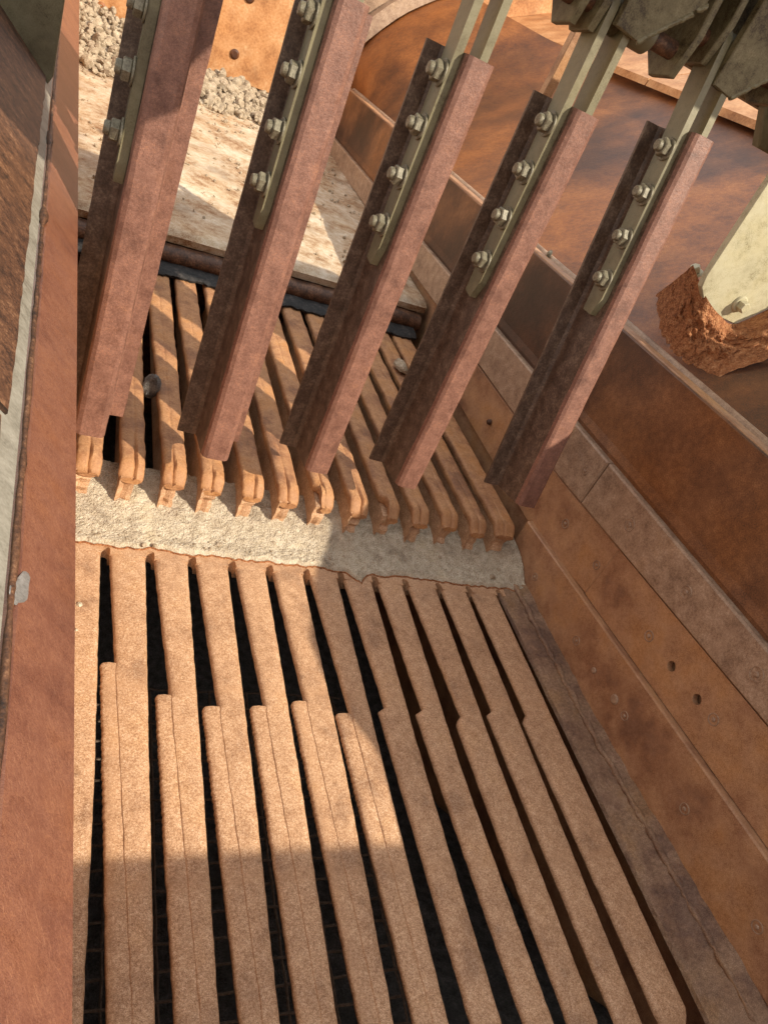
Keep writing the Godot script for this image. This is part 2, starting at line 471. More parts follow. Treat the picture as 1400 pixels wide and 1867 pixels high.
func build_right_wall() -> void:
	var t := thing("chute_side_wall", "brown rusted steel chute wall lined with bolted plates right of the deck bars", "wall", Vector3(1.17, 0, -0.8))
	var b := MB.new()
	# backing plate
	yz_plate(b, 1.195, 0.03, [[0.75, -0.75], [0.75, 0.70], [-4.6, 0.475], [-4.6, -0.75]])
	part("backing_plate", b, M["wall"], t)
	# upper bare wall between the light strip and the bend
	b = MB.new()
	yz_plate(b, 1.187, 0.006, [[0.7, 0.40], [0.7, 0.695], [-4.5, 0.475], [-4.5, 0.2]])
	part("wall_plate", b, M["brown"], t)
	# light worn strip in two lengths, with a butt joint
	var yb := func(z): return 0.277 + 0.088 * (z + 1.0) if z > -1.25 else 0.255 + 0.0244 * (z + 1.25)
	var yt := func(z): return 0.39 + 0.04 * (z + 1.0)
	for seg in [[0.6, -1.142], [-1.145, -4.45]]:
		b = MB.new()
		var z0: float = seg[0]
		var z1: float = seg[1]
		var pts := [[z0, yb.call(z0)], [z0, yt.call(z0)], [z1, yt.call(z1)], [z1, yb.call(z1)]]
		if z1 < -2.0: pts.append([-1.25, yb.call(-1.25)])
		yz_plate(b, 1.168, 0.019, pts, [], 0.004)
		part("wear_strip", b, M["strip"], t)
	# middle liner in two plates, one with two open bolt holes
	var ym := func(z): return 0.136 + 0.081 * (z + 1.0)
	var holes := [[-0.697, 0.225, 0.0105], [-0.615, 0.232, 0.0105]]
	b = MB.new()
	yz_plate(b, 1.174, 0.014, [[0.6, ym.call(0.6)], [0.6, yb.call(0.6) - 0.003], [-0.97, yb.call(-0.97) - 0.003], [-0.97, ym.call(-0.97)]], holes)
	part("liner_plate", b, M["wall"], t)
	b = MB.new()
	yz_plate(b, 1.1745, 0.014, [[-0.972, ym.call(-0.972)], [-0.972, yb.call(-0.972) - 0.003], [-1.25, yb.call(-1.25) - 0.003], [-2.15, 0.225], [-2.15, 0.1], [-1.25, 0.1]], [])
	part("liner_plate", b, M["wall"], t)
	# bottom liner
	b = MB.new()
	yz_plate(b, 1.158, 0.02, [[0.1, 0.065], [0.1, ym.call(0.1) - 0.002], [-1.245, ym.call(-1.245) - 0.002], [-1.245, -0.03], [-0.77, -0.014], [-0.6, 0.004]], [], 0.003)
	part("liner_plate", b, M["wall"], t)
	# foot bar with its rough weld
	b = MB.new()
	var rings := []
	for k in 60:
		var z := -1.2 + k * 0.0185
		var j := nz.get_noise_2d(z * 18.0, 2.0) * 0.006
		var lift := maxf(0.0, z + 0.72) * 0.06
		var r := PackedVector3Array()
		for q in [[1.165, -0.022], [1.092, -0.022], [1.072 + j * 0.25, -0.012], [1.0745 + j * 0.3, -0.004 + j * 0.1], [1.084, 0.0 + j * 0.2], [1.104 + j, 0.001 + j * 0.3], [1.124 + j, 0.002 - j * 0.4 + lift * 0.4], [1.142, 0.006 + j * 0.5 + lift], [1.165, 0.012 + j + lift]]:
			r.append(Vector3(q[0], q[1], z))
		rings.append(r)
	b.loft(rings)
	part("foot_bar", b, M["foot"], t, 50)
	b = MB.new()
	rings = []
	for k in 110:
		var z := -1.2 + k * 0.01
		var yy := 0.004 + maxf(0.0, (z + 0.72)) * 0.04
		var rad := 0.0065 + 0.006 * nz.get_noise_2d(z * 40.0, 7.0) + 0.003 * nz2.get_noise_2d(z * 130.0, 1.0)
		var cx := 1.126 + 0.012 * (z + 1.0) + 0.007 * nz.get_noise_2d(z * 14.0, 30.0)
		var r := PackedVector3Array()
		for i in 8: r.append(Vector3(cx + cos(TAU * i / 8) * rad, yy + sin(TAU * i / 8) * rad * 0.9, z))
		rings.append(r)
	b.loft(rings)
	part("weld_bead", b, M["foot"], t, 60)
	# bolts and plug welds: [x face, y, z, radius, kind]
	for p in [[1.158, 0.048, -1.109, .010, 0], [1.158, 0.064, -0.894, .011, 0], [1.158, 0.067, -0.809, .007, 1], [1.158, 0.077, -0.727, .011, 1], [1.158, 0.078, -0.686, .010, 0], [1.158, 0.093, -0.477, .011, 0], [1.158, 0.102, -0.27, .011, 0],
		[1.174, 0.195, -1.147, .012, 0], [1.174, 0.206, -0.995, .011, 0], [1.174, 0.22, -0.777, .012, 0], [1.174, 0.238, -0.567, .012, 0], [1.174, 0.25, -0.34, .012, 0],
		[1.168, 0.324, -1.19, .011, 0], [1.168, 0.335, -0.987, .015, 0], [1.168, 0.348, -0.778, .014, 0], [1.168, 0.363, -0.571, .015, 0], [1.168, 0.375, -0.36, .015, 0]]:
		plug(t, Vector3(p[0], p[1], p[2]), p[3], p[4])
	for p in [[-1.62, 0.165], [-1.5, 0.172], [-1.42, 0.18]]:
		plug(t, Vector3(1.1745, p[1], p[0]), 0.009, 2)

# ---- hopper flare on the right -------------------------------------
func build_hopper_side() -> void:
	var t := thing("hopper_side_plate", "large orange rust flared hopper plate behind the hanging bars", "hopper plate", Vector3(1.4, 0.6, -2.4))
	var b := MB.new()
	var zs := []
	for k in 41: zs.append(0.7 - k * 0.1275)
	var rings := []
	for z in zs:
		var ye: float = 0.63 + 0.042 * (z + 1.0)
		var f := smooth(-3.3, -4.4, z)
		var sec := PackedVector3Array()
		var arc := [[1.25, 0.487], [1.215, 0.62], [1.297, 0.773], [1.4, 0.9], [1.514, 1.003], [1.66, 1.1]]
		var back := PackedVector3Array()
		for i in 6:
			var s := i / 5.0
			var x := 1.25 + 0.745 * s
			var y := ye + 0.555 * s
			var wob := 0.004 * nz.get_noise_2d(z * 1.7, s * 3.0)
			var p := Vector3(lerpf(x, arc[i][0], f) - wob, lerpf(y, arc[i][1], f) + wob, z)
			sec.append(p)
			back.append(p + Vector3(0.018, -0.02, 0))
		back.reverse()
		sec.append_array(back)
		rings.append(sec)
	b.loft(rings)
	turned("flared_plate", b, M["flare"], t, Basis(Vector3.BACK, 0.64), 40)
	# bright bevelled lower edge where the flared plate laps over the chute wall
	b = MB.new()
	rings = []
	for k in 40:
		var z := 0.7 - k * 0.1275
		var ye: float = 0.63 + 0.042 * (z + 1.0)
		var j := nz2.get_noise_2d(z * 12.0, 0.0) * 0.0012
		var r := PackedVector3Array()
		for q in [[1.232, ye - 0.010], [1.2375 + j, ye - 0.001 + j], [1.242, ye + 0.0025 + j], [1.250, ye + 0.0018], [1.252, ye - 0.010]]:
			r.append(Vector3(q[0], q[1], z))
		rings.append(r)
	b.loft(rings)
	part("plate_edge", b, M["strip"], t, 20)
	# lower face joining the bend to the chute wall
	b = MB.new()
	rings = []
	for k in 40:
		var z := 0.68 - k * 0.1275
		var ye: float = 0.63 + 0.042 * (z + 1.0)
		var r := PackedVector3Array()
		var yl := 0.40 + 0.04 * (z + 1.0)
		for q in [[1.183, yl], [1.2275, ye - 0.008], [1.24, ye - 0.012], [1.215, yl]]:
			r.append(Vector3(q[0], q[1], z))
		rings.append(r)
	b.loft(rings)
	part("lower_plate", b, M["brown"], t, 20)
	# bolt head on the lower face, and one at the edge
	b = MB.new()
	var n := Vector3(-0.98, 0.2, 0).normalized()
	for q in [[Vector3(1.2235, 0.594, -1.27), 0.014], [Vector3(1.236, 0.597, -1.87), 0.012]]:
		var bb := MB.new()
		bb.cyl(q[0], q[0] + n * 0.008, q[1], q[1] * 0.7, 14, 0.003)
		part("bolt_head", bb, M["steel_bolt"], t, 40)
	# extension plates bolted proud above the flare
	for seg in [[0.6, -2.9], [-2.91, -5.2]]:
		b = MB.new()
		rings = []
		for k in 12:
			var z: float = lerpf(seg[0], seg[1], k / 11.0)
			var y := 1.098 + 0.029 * (z + 2.456)
			var r := PackedVector3Array()
			for q in [[1.922, y - 0.002], [1.925, y + 0.024], [2.7, y + 0.42], [2.71, y + 0.39]]:
				r.append(Vector3(q[0], q[1], z))
			rings.append(r)
		b.loft(rings)
		part("extension_plate", b, M["orange"], t, 20)

# ---- left wall -----------------------------------------------------
func left_edge(z: float) -> Vector2:
	return Vector2(0.071 + 0.041 * z, 0.56 + 0.019 * z)

func left_strip(mb: MB, s0: float, s1: float, lift: float, thick: float, z0: float, z1: float, n := 30, rough0 := 0.0, rough1 := 0.0) -> void:
	var rings := []
	var nv := Vector2(0.707, 0.707)
	for k in n + 1:
		var z := lerpf(z0, z1, float(k) / n)
		var e := left_edge(z)
		var w := 1.0 - 0.1 * (z + 1.0)
		var a := s0 * w + rough0 * (nz.get_noise_2d(z * 22.0, 3.0) + 0.5 * nz2.get_noise_2d(z * 90.0, 3.0))
		var c := s1 * w + rough1 * (nz.get_noise_2d(z * 22.0, 13.0) + 0.5 * nz2.get_noise_2d(z * 90.0, 13.0))
		var P := func(s, l): return Vector3(e.x - s * 0.707 + nv.x * l, e.y + s * 0.707 + nv.y * l, z)
		var be := 0.0025
		rings.append(PackedVector3Array([P.call(a, lift - be), P.call(a + be, lift), P.call(c - be, lift), P.call(c, lift - be), P.call(c, lift - thick), P.call(a, lift - thick)]))
	mb.loft(rings)

func build_left_wall() -> void:
	var t := thing("hopper_side_plate", "scratched red brown steel side plate close to the camera along the left edge", "hopper plate", Vector3(0.05, 0.5, -0.8))
	var b := MB.new()
	left_strip(b, 0.0, 0.068, 0.0, 0.014, 0.3, -4.4, 60, 0.0, 0.0012)
	turned("side_plate", b, M["left"], t, Basis(Vector3.BACK, -PI / 4), 30)
	# weld bead and dark joint beside the plate
	b = MB.new()
	var rings := []
	for k in 150:
		var z := 0.2 - k * 0.02
		var e := left_edge(z)
		var w := 1.0 - 0.1 * (z + 1.0)
		var s := 0.071 * w + 0.0012 * nz.get_noise_2d(z * 22.0, 13.0)
		var rad := 0.0026 + 0.0016 * nz2.get_noise_2d(z * 70.0, 4.0) + (0.003 if absf(z + 1.05) < 0.03 or absf(z + 1.4) < 0.03 else 0.0)
		var c := Vector3(e.x - s * 0.707 - 0.001, e.y + s * 0.707 - 0.001, z)
		var r := PackedVector3Array()
		for i in 7: r.append(c + Vector3(cos(TAU * i / 7), sin(TAU * i / 7), 0) * rad)
		rings.append(r)
	b.loft(rings)
	part("weld_bead", b, M["dark_rust"], t, 60)
	# grey green painted strip showing between the two plates
	b = MB.new()
	left_strip(b, 0.073, 0.118, -0.003, 0.006, 0.3, -2.2, 30)
	part("painted_strip", b, M["grey_paint"], t, 30)
	# outer plate lapping over the strip, its edge torn
	b = MB.new()
	left_strip(b, 0.093, 0.42, 0.002, 0.010, -0.56, -1.75, 60, 0.0025, 0.0)
	turned("outer_plate", b, M["outer"], t, Basis(Vector3.BACK, -PI / 4), 30)
	b = MB.new()
	left_strip(b, 0.102, 0.42, 0.004, 0.012, 0.3, -0.54, 30, 0.002, 0.0)
	turned("outer_plate", b, M["outer"], t, Basis(Vector3.BACK, -PI / 4), 30)
	# lower upright wall below the plate
	b = MB.new()
	rings = []
	for k in 20:
		var z := 0.3 - k * 0.25
		var e := left_edge(z)
		rings.append(PackedVector3Array([Vector3(e.x - 0.004, e.y - 0.006, z), Vector3(e.x - 0.004, -0.75, z), Vector3(e.x - 0.03, -0.75, z), Vector3(e.x - 0.03, e.y - 0.006, z)]))
	b.loft(rings)
	part("lower_wall", b, M["wall"], t, 30)
	# gouge of bare steel
	var e2 := left_edge(-0.385)
	b = MB.new()
	var c0 := Vector3(e2.x - 0.06 * 0.707, e2.y + 0.06 * 0.707, -0.385)
	var from := b.t.size()
	var uu := Vector3(-0.707, 0.707, 0); var ww := Vector3(0, 0, 1); var nn := Vector3(0.707, 0.707, 0)
	for i in 18:
		var a0 := TAU * i / 18; var a1 := TAU * (i + 1) / 18
		var P := func(a, f): return c0 + uu * cos(a) * 0.0075 * f * (1.0 + 0.25 * sin(3.0 * a)) + ww * sin(a) * 0.018 * f + uu * sin(a) * 0.004 * f
		b.quad(P.call(a0, 1.0), P.call(a1, 1.0), P.call(a1, 0.75) + nn * 0.0012, P.call(a0, 0.75) + nn * 0.0012)
		b.tri(P.call(a0, 0.75) + nn * 0.0012, P.call(a1, 0.75) + nn * 0.0012, c0 + nn * 0.0004)
	part("bare_patch", b, M["bare_steel"], t, 60)
	# green frame plate at the upper left
	var g := thing("frame_plate", "olive painted steel frame plate in shade at the upper left corner", "frame plate", Vector3(-0.1, 0.55, -1.7))
	b = MB.new()
	b.prism(PackedVector2Array([Vector2(-0.6, 1.15), Vector2(-0.058, 1.15), Vector2(-0.058, 0.606), Vector2(-0.084, 0.548), Vector2(-0.6, 0.98)]), Transform3D(Basis(), Vector3(0, 0, -1.715)), 0.015, 0.002)
	part("web_plate", b, M["green"], g)
	b = MB.new()
	b.prism(PackedVector2Array([Vector2(-0.09, 0.546), Vector2(-0.6, 0.972), Vector2(-0.61, 0.96), Vector2(-0.1, 0.534)]), Transform3D(Basis(), Vector3(0, 0, -1.73)), 0.06, 0.002)
	part("flange", b, M["green_dirty"], g)

# ---- back wall -----------------------------------------------------
func build_back_wall() -> void:
	var t := thing("hopper_back_wall", "orange rust hopper back wall with round bolts above the gravel", "wall", Vector3(0.5, 0.2, -4.5))
	var b := MB.new()
	b.box(Vector3(0.6, 0.9, -4.56), Vector3(3.6, 2.2, 0.06))
	part("backing_plate", b, M["orange"], t)
	for seg in [[-0.35, 0.22], [0.226, 1.02]]:
		b = MB.new()
		var x0: float = seg[0]; var x1: float = seg[1]
		b.prism(PackedVector2Array([Vector2(x0, 0.262), Vector2(x1, 0.288), Vector2(x1, 0.98), Vector2(x0, 0.98)]), Transform3D(Basis(), Vector3(0, 0, -4.53)), 0.09, 0.004)
		part("liner_plate", b, M["orange"], t)
	b = MB.new()
	b.prism(PackedVector2Array([Vector2(1.026, 0.4), Vector2(1.2, 0.55), Vector2(1.45, 1.1), Vector2(1.026, 1.1)]), Transform3D(Basis(), Vector3(0, 0, -4.53)), 0.05, 0.004)
	part("liner_plate", b, M["strip"], t)
	for p in [[0.004, 0.345], [0.646, 0.392], [0.33, 0.36], [0.33, 0.62], [0.004, 0.62], [0.646, 0.65], [0.92, 0.42], [-0.2, 0.34]]:
		b = MB.new()
		var c := Vector3(p[0], p[1], -4.44)
		b.cyl(c, c + Vector3(0, 0, 0.012), 0.024, 0.019, 18, 0.004)
		part("bolt_head", b, M["flare"], t, 40)
	# pale curved trim where the flare meets the back wall
	b = MB.new()
	var rings := []
	var arc := [[1.19, 0.5], [1.2, 0.62], [1.235, 0.7], [1.297, 0.79], [1.35, 0.86], [1.4, 0.915], [1.46, 0.97], [1.53, 1.03], [1.66, 1.13]]
	for p in arc:
		rings.append(PackedVector3Array([Vector3(p[0] - 0.05, p[1] + 0.03, -4.47), Vector3(p[0] - 0.045, p[1] + 0.035, -4.40), Vector3(p[0] + 0.005, p[1] - 0.002, -4.36), Vector3(p[0] + 0.01, p[1] - 0.01, -4.47)]))
	b.loft(rings)
	part("corner_trim", b, M["strip"], t, 30)

# ---- unseen pieces added behind and beside the camera to throw the big shadows -----
func build_front() -> void:
	var t := thing("added_shadow_wall", "unseen wall added behind the viewer to shade the near deck", "wall", Vector3(0.5, 0, 0.7))
	var b := MB.new()
	b.box(Vector3(0.6, 0.25, 0.72), Vector3(2.6, 1.98, 0.06))  # added wall, placed for the straight shadow edge across the deck
	part("added_plate", b, M["wall"], t)
	var s := thing("added_shadow_beam", "unseen green beam added beside the viewer to shade the right of the deck", "beam", Vector3(1.5, 0.8, 0.0))
	b = MB.new()
	var top := [[-0.95, 0.98], [-0.55, 1.02], [-0.18, 1.045], [0.0, 1.09], [0.19, 1.137], [0.25, 1.12], [0.30, 1.085], [0.34, 1.04], [0.37, 1.01], [0.45, 1.015], [0.7, 1.03], [0.7, 0.80], [-0.95, 0.76]]  # added beam, top edge shaped to the outline of the deck shadow
	yz_plate(b, 1.5, 0.03, top)
	part("web_plate", b, M["green"], s)

# ---- lower deck ----------------------------------------------------
const R_TOP := [.156, .237, .317, .397, .476, .558, .638, .721, .799, .888, .972, 1.06]
const R_MID := [.160, .236, .314, .393, .471, .553, .627, .706, .783, .870, .957, 1.05]
const R_BOT := [.157, .235, .31, .384, .46, .538, .618, .701, .785, .864, .945, 1.042]
const L_STEP := [.06, .162, .247, .322, .403, .479, .559, .647, .725, .808, .889, .971]
const L_BOT := [.06, .183, .258, .335, .408, .490, .567, .652, .735, .81, .893, .975]
const M_STEP := [.06, .184, .270, .348, .428, .504, .587, .663, .742, .825, .906, .988]
const M_BOT := [.06, .210, .287, .362, .437, .516, .592, .672, .752, .828, .912, .98]

func lerp3(z: float, a: float, b: float, c: float) -> float:
	if z < -0.617: return lerpf(b, a, (z + 0.617) / (-1.06 + 0.617))
	return lerpf(b, c, (z + 0.617) / (-0.28 + 0.617))

func deck_ring(L: float, R: float, y: float, depth: float, z: float, jl: float, jr: float, jy: float, rl := 0.009, rr := 0.009) -> PackedVector3Array:
	var w := R - L
	var p := minf(rl, w * 0.22)
	var r := minf(rr, w * 0.22)
	var ul := minf(0.026, w * 0.38) if rl > 0.004 else 0.0005
	var ur := minf(0.026, w * 0.38) if rr > 0.004 else 0.0005
	return PackedVector3Array([Vector3(L + jl, y - p, z), Vector3(L + p * 0.12 + jl, y - p * 0.5, z), Vector3(L + p * 0.5 + jl * 0.7, y - p * 0.14, z), Vector3(L + p * 1.2, y + jy, z),
		Vector3((L + R) * 0.5, y + 0.0012 + jy, z), Vector3(R - r * 1.2, y + jy, z), Vector3(R - r * 0.5 + jr * 0.7, y - r * 0.14, z), Vector3(R - r * 0.12 + jr, y - r * 0.5, z), Vector3(R + jr, y - r, z),
		Vector3(R + jr - 0.0005, y - 0.011, z), Vector3(R - ur, y - 0.021, z), Vector3(R - ur * 1.2, y - depth, z), Vector3(L + ul * 1.2, y - depth, z), Vector3(L + ul, y - 0.021, z), Vector3(L + jl + 0.0005, y - 0.011, z)])

func build_lower_deck() -> void:
	var t := thing("lower_grizzly_deck", "tan rust slotted deck of parallel bars in the lower half of the picture", "grizzly deck", Vector3(0.6, -0.08, -0.7))
	var zs := -1.055
	# head plate with a rounded notch at each slot
	var poly := PackedVector2Array()
	poly.append(Vector2(0.02, -1.30))
	poly.append(Vector2(0.02, zs))
	for i in 12:
		var l: float = R_TOP[i]
		var skew := -0.022 * l
		poly.append(Vector2(l, zs + skew))
		if i < 11 or true:
			var w := 0.0155
			for k in 7:
				var an := PI - PI * k / 6.0
				poly.append(Vector2(l + w * 0.5 + cos(an) * w * 0.499, zs + skew - 0.012 - sin(an) * w * 0.5))
			poly.append(Vector2(l + w, zs + skew))
	poly.append(Vector2(1.156, zs - 0.024))
	poly.append(Vector2(1.156, -1.30))
	var b := MB.new()
	b.prism(poly, Transform3D(Basis(Vector3(1, 0, 0), Vector3(0, 0, 1), Vector3(0, 1, 0)), Vector3(0, -0.03, 0)), 0.0305)
	part("head_plate", b, M["bar"], t)
	for i in 12:
		var zstep := -0.738 + 0.012 * sin(i * 2.3)
		if i == 1: zstep = -0.808
		var skew: float = -0.022 * R_TOP[i]
		var z0 := zs + skew
		var z1 := -0.188 - 0.012 * sin(i * 1.7)
		var ltop: float = 0.02 if i == 0 else R_TOP[i - 1] + 0.0155
		var merged := i >= 7 or i == 0
		var rings := []
		var n := 90
		for k in n + 1:
			var z := lerpf(z0, z1, float(k) / n)
			var ease := smooth(z0, z0 + 0.05, z)
			var R := lerp3(z, R_TOP[i], R_MID[i], R_BOT[i])
			var ml: float
			if z < zstep: ml = lerpf(ltop, M_STEP[i], clampf((z - z0) / (zstep - z0), 0, 1))
			else: ml = lerpf(M_STEP[i], M_BOT[i], (z - zstep) / (-0.28 - zstep))
			if merged and i > 0 and z >= zstep:
				ml = lerpf(ml, lerpf(L_STEP[i], L_BOT[i], (z - zstep) / (-0.28 - zstep)), smooth(zstep, zstep + 0.008, z))
			var jl := ease * (0.0012 * nz.get_noise_2d(z * 30.0, i * 9.0) + 0.0006 * nz2.get_noise_2d(z * 120.0, i * 5.0))
			var jr := ease * (0.0010 * nz.get_noise_2d(z * 26.0, i * 9.0 + 50.0) + 0.0005 * nz2.get_noise_2d(z * 120.0, i * 5.0 + 70.0))
			var jy := ease * 0.0012 * nz.get_noise_2d(z * 9.0, i * 3.0)
			# nose
			var f := smooth(z1 - 0.02, z1, z)
			var rl := 0.009
			if not merged and z > zstep: rl = lerpf(0.009, 0.0015, smooth(zstep, zstep + 0.012, z))
			rings.append(deck_ring(ml + f * 0.006, R - f * 0.006, 0.0 - f * f * 0.01, 0.034, z, jl, jr, jy, rl))
		b = MB.new()
		b.loft(rings)
		var bar := part("grizzly_bar", b, M["bar"], t, 45)
		if not merged:
			# strip welded along the left side, its edge toothed by the weld
			rings = []
			var zend := z1
			n = 150
			for k in n + 1:
				var z := lerpf(zstep, zend, float(k) / n)
				var L := lerpf(L_STEP[i], L_BOT[i], (z - zstep) / (-0.28 - zstep))
				var R := lerpf(M_STEP[i], M_BOT[i], (z - zstep) / (-0.28 - zstep)) + 0.0022
				if zend > -0.3: pass
				L = minf(L, R - 0.008)
				var head := 1.0 - smooth(zstep, zstep + 0.005, z)
				var tail := smooth(zend - 0.09, zend, z) if zend < -0.3 else 0.0
				L = lerpf(L, R - 0.006, tail)
				var tooth := 0.0009 * (1.0 if k % 3 == 0 else -0.4) * (1.0 - smooth(-0.55, -0.45, z))
				var jl := tooth + 0.0012 * nz.get_noise_2d(z * 30.0, i * 19.0 + 7.0)
				var jy := 0.0012 * nz.get_noise_2d(z * 12.0, i * 13.0)
				rings.append(deck_ring(L + head * 0.0012, R, -0.0016 - head * 0.001, 0.03, z, jl, 0.0, jy * 0.6, 0.007, 0.0012))
			b = MB.new()
			b.loft(rings)
			part("welded_strip", b, M["bar"], bar, 45)
	# pale plug and pit on the first bar
	for p in [[0.124, -0.925, 0.0055], [0.121, -0.868, 0.003]]:
		b = MB.new()
		var c := Vector3(p[0], 0.0, p[1])
		b.cyl(c, c + Vector3(0, 0.004, 0), p[2], p[2] * 0.7, 12, 0.001)
		part("plug_weld", b, M["dust"], t, 50)
	# bed of fine dust lying on the head plate
	b = MB.new()
	var nx := 230
	var ns := 62
	var pts := []
	for iz in ns + 1:
		var row := PackedVector3Array()
		for ix in nx + 1:
			var x := 0.018 + (1.156 - 0.018) * ix / nx
			var front := -1.079 - 0.022 * x + 0.010 * nz.get_noise_2d(x * 9.0, 1.0) + 0.005 * nz2.get_noise_2d(x * 45.0, 2.0)
			front += 0.024 * exp(-pow((x - 0.69) / 0.018, 2.0)) * (1.0 + 0.4 * nz.get_noise_2d(x * 120.0, 9.0))
			var v := float(iz) / ns
			var z := lerpf(front, -1.30, v)
			var y := 0.0006 + 0.007 * smooth(0.0, 0.035, v) + 0.022 * smooth(0.1, 0.7, v)
			y += (0.0035 * nz.get_noise_2d(x * 16.0, z * 16.0) + 0.0024 * nz2.get_noise_2d(x * 70.0, z * 70.0) + 0.0018 * nz.get_noise_2d(x * 160.0, z * 160.0)) * smooth(0.0, 0.08, v)
			y += 0.02 * smooth(1.08, 1.15, x) * smooth(0.05, 0.3, v)
			row.append(Vector3(x, y, z))
		pts.append(row)
	for iz in ns:
		for ix in nx:
			b.quad(pts[iz][ix], pts[iz][ix + 1], pts[iz + 1][ix + 1], pts[iz + 1][ix])
	var sk := b.t.size()
	for ix in nx:
		var p0: Vector3 = pts[0][ix]; var p1: Vector3 = pts[0][ix + 1]
		b.quad(Vector3(p0.x, 0.0, p0.z), Vector3(p1.x, 0.0, p1.z), p1, p0)
	var rim := MB.new()
	var pth := PackedVector3Array()
	for ix in range(0, nx + 1, 1):
		var q: Vector3 = pts[0][ix]
		pth.append(Vector3(q.x, 0.0008 + 0.0008 * nz.get_noise_2d(q.x * 50.0, 4.0), q.z + 0.0015 + 0.001 * nz2.get_noise_2d(q.x * 90.0, 6.0)))
	rim.tube(pth, 0.0022, 6)
	part("rust_rim", rim, M["crust"], t, 60)
	one("dust_bed", b, M["dust"], Vector3(0.6, 0, -1.2), "pale grainy dust lying across the deck below the upper bar ends", "dust", "", "stuff", 70)

# ---- upper deck ----------------------------------------------------
func build_upper_deck() -> void:
	var t := thing("upper_grizzly_deck", "upper row of tan bars with blunt split noses above the pale dust", "grizzly deck", Vector3(0.6, 0, -1.6))
	var RR := [.137, .217, .299, .376, .462, .541, .625, .711, .792, .872, .955, 1.036, 1.125]
	for i in RR.size():
		var R0: float = RR[i]
		var zf := -1.186 - 0.018 * R0 + 0.006 * sin(i * 3.1)
		var zb := -2.26
		var rings := []
		var n := 64
		var wf := 0.047 if i < 12 else 0.06
		for k in n + 1:
			var u := pow(float(k) / n, 2.2)
			var z := lerpf(zf, zb, u)
			var back := (zf - z)
			var L := R0 - lerpf(wf, wf + 0.015, clampf(back / 0.8, 0, 1))
			var R := R0
			var nose := 1.0 - smooth(0.0, 0.045, back)
			var y := 0.102 - 0.021 * nose * nose + 0.0012 * nz.get_noise_2d(z * 9.0, i * 4.0)
			var jl := 0.0022 * nz.get_noise_2d(z * 18.0, i * 8.0) + 0.001 * nz2.get_noise_2d(z * 70.0, i * 8.0)
			var jr := 0.0022 * nz.get_noise_2d(z * 18.0, i * 8.0 + 40.0) + 0.001 * nz2.get_noise_2d(z * 70.0, i * 8.0 + 40.0)
			L += 0.004 * (1.0 - smooth(0.0, 0.012, back)); R -= 0.004 * (1.0 - smooth(0.0, 0.012, back))
			var c := lerpf(L, R, 0.5 + 0.08 * sin(i * 2.0) + 0.04 * nz.get_noise_2d(z * 25.0, i * 2.0))
			var gd := (0.0055 if i < 10 else 0.0025) * (1.0 - smooth(0.03, 0.10 + 0.05 * sin(i * 1.3), back)) + 0.0006
			var g := 0.0035
			if i in [6, 8]:
				# left half of the nose broken away
				var gone := 1.0 - smooth(0.045, 0.06, back)
				L = lerpf(L, c - 0.006, gone)
			var rr := 0.0085
			var lo := y - 0.023 + 0.010 * nose * nose
			lo += (0.002 + 0.004 * nose) * nz2.get_noise_2d(z * 60.0, i * 3.0)
			var bul := 0.0012
			rings.append(PackedVector3Array([Vector3(L + jl, y - rr, z), Vector3(L + rr * 0.12 + jl, y - rr * 0.5, z), Vector3(L + rr * 0.5 + jl, y - rr * 0.14, z), Vector3(L + rr * 1.1, y, z),
				Vector3(c - g - 0.002, y + bul, z), Vector3(c - g * 0.5, y - gd * 0.3, z), Vector3(c, y - gd, z), Vector3(c + g * 0.5, y - gd * 0.3, z), Vector3(c + g + 0.002, y + bul, z),
				Vector3(R - rr * 1.1, y, z), Vector3(R - rr * 0.5 + jr, y - rr * 0.14, z), Vector3(R - rr * 0.12 + jr, y - rr * 0.5, z), Vector3(R + jr, y - rr, z),
				Vector3(R + jr - 0.001, lo + 0.005, z), Vector3(R - 0.007, lo, z), Vector3(c, lo - 0.001, z), Vector3(L + 0.007, lo, z), Vector3(L + jl + 0.001, lo + 0.005, z)]))
		var b := MB.new()
		b.loft(rings)
		var bar := part("grizzly_bar", b, M["bar_back"], t, 42)
		# upright web under the bar, its front face ragged
		rings = []
		for k in 11:
			var y := lerpf(-0.02, 0.080, k / 10.0)
			var f := k / 10.0
			var zz := zf - 0.006 + 0.012 * (1.0 - f) + 0.008 * nz.get_noise_2d(y * 60.0, i * 11.0)
			var xl := R0 - wf + 0.004 - 0.004 * (1.0 - f) + 0.002 * nz2.get_noise_2d(y * 50.0, i * 3.0)
			var xr := R0 - 0.010 - 0.006 * sin(f * PI) + 0.003 * nz2.get_noise_2d(y * 60.0, i * 7.0)
			var xm := lerpf(xl, xr, 0.35)
			rings.append(PackedVector3Array([Vector3(xl, y, zz + 0.003), Vector3(xm, y, zz - 0.007 * sin(f * PI) + 0.003 * nz2.get_noise_2d(y * 90.0, i + 20.0)), Vector3(lerpf(xl, xr, 0.7), y, zz - 0.002 + 0.004 * nz2.get_noise_2d(y * 100.0, i + 40.0)), Vector3(xr, y, zz - 0.004), Vector3(xr - 0.004, y, zz - 0.08), Vector3(xr - 0.012, y, -2.2), Vector3(xl + 0.014, y, -2.2), Vector3(xl + 0.008, y, zz - 0.08)]))
		b = MB.new()
		b.loft(rings)
		part("web", b, M["bar"], bar, 30)

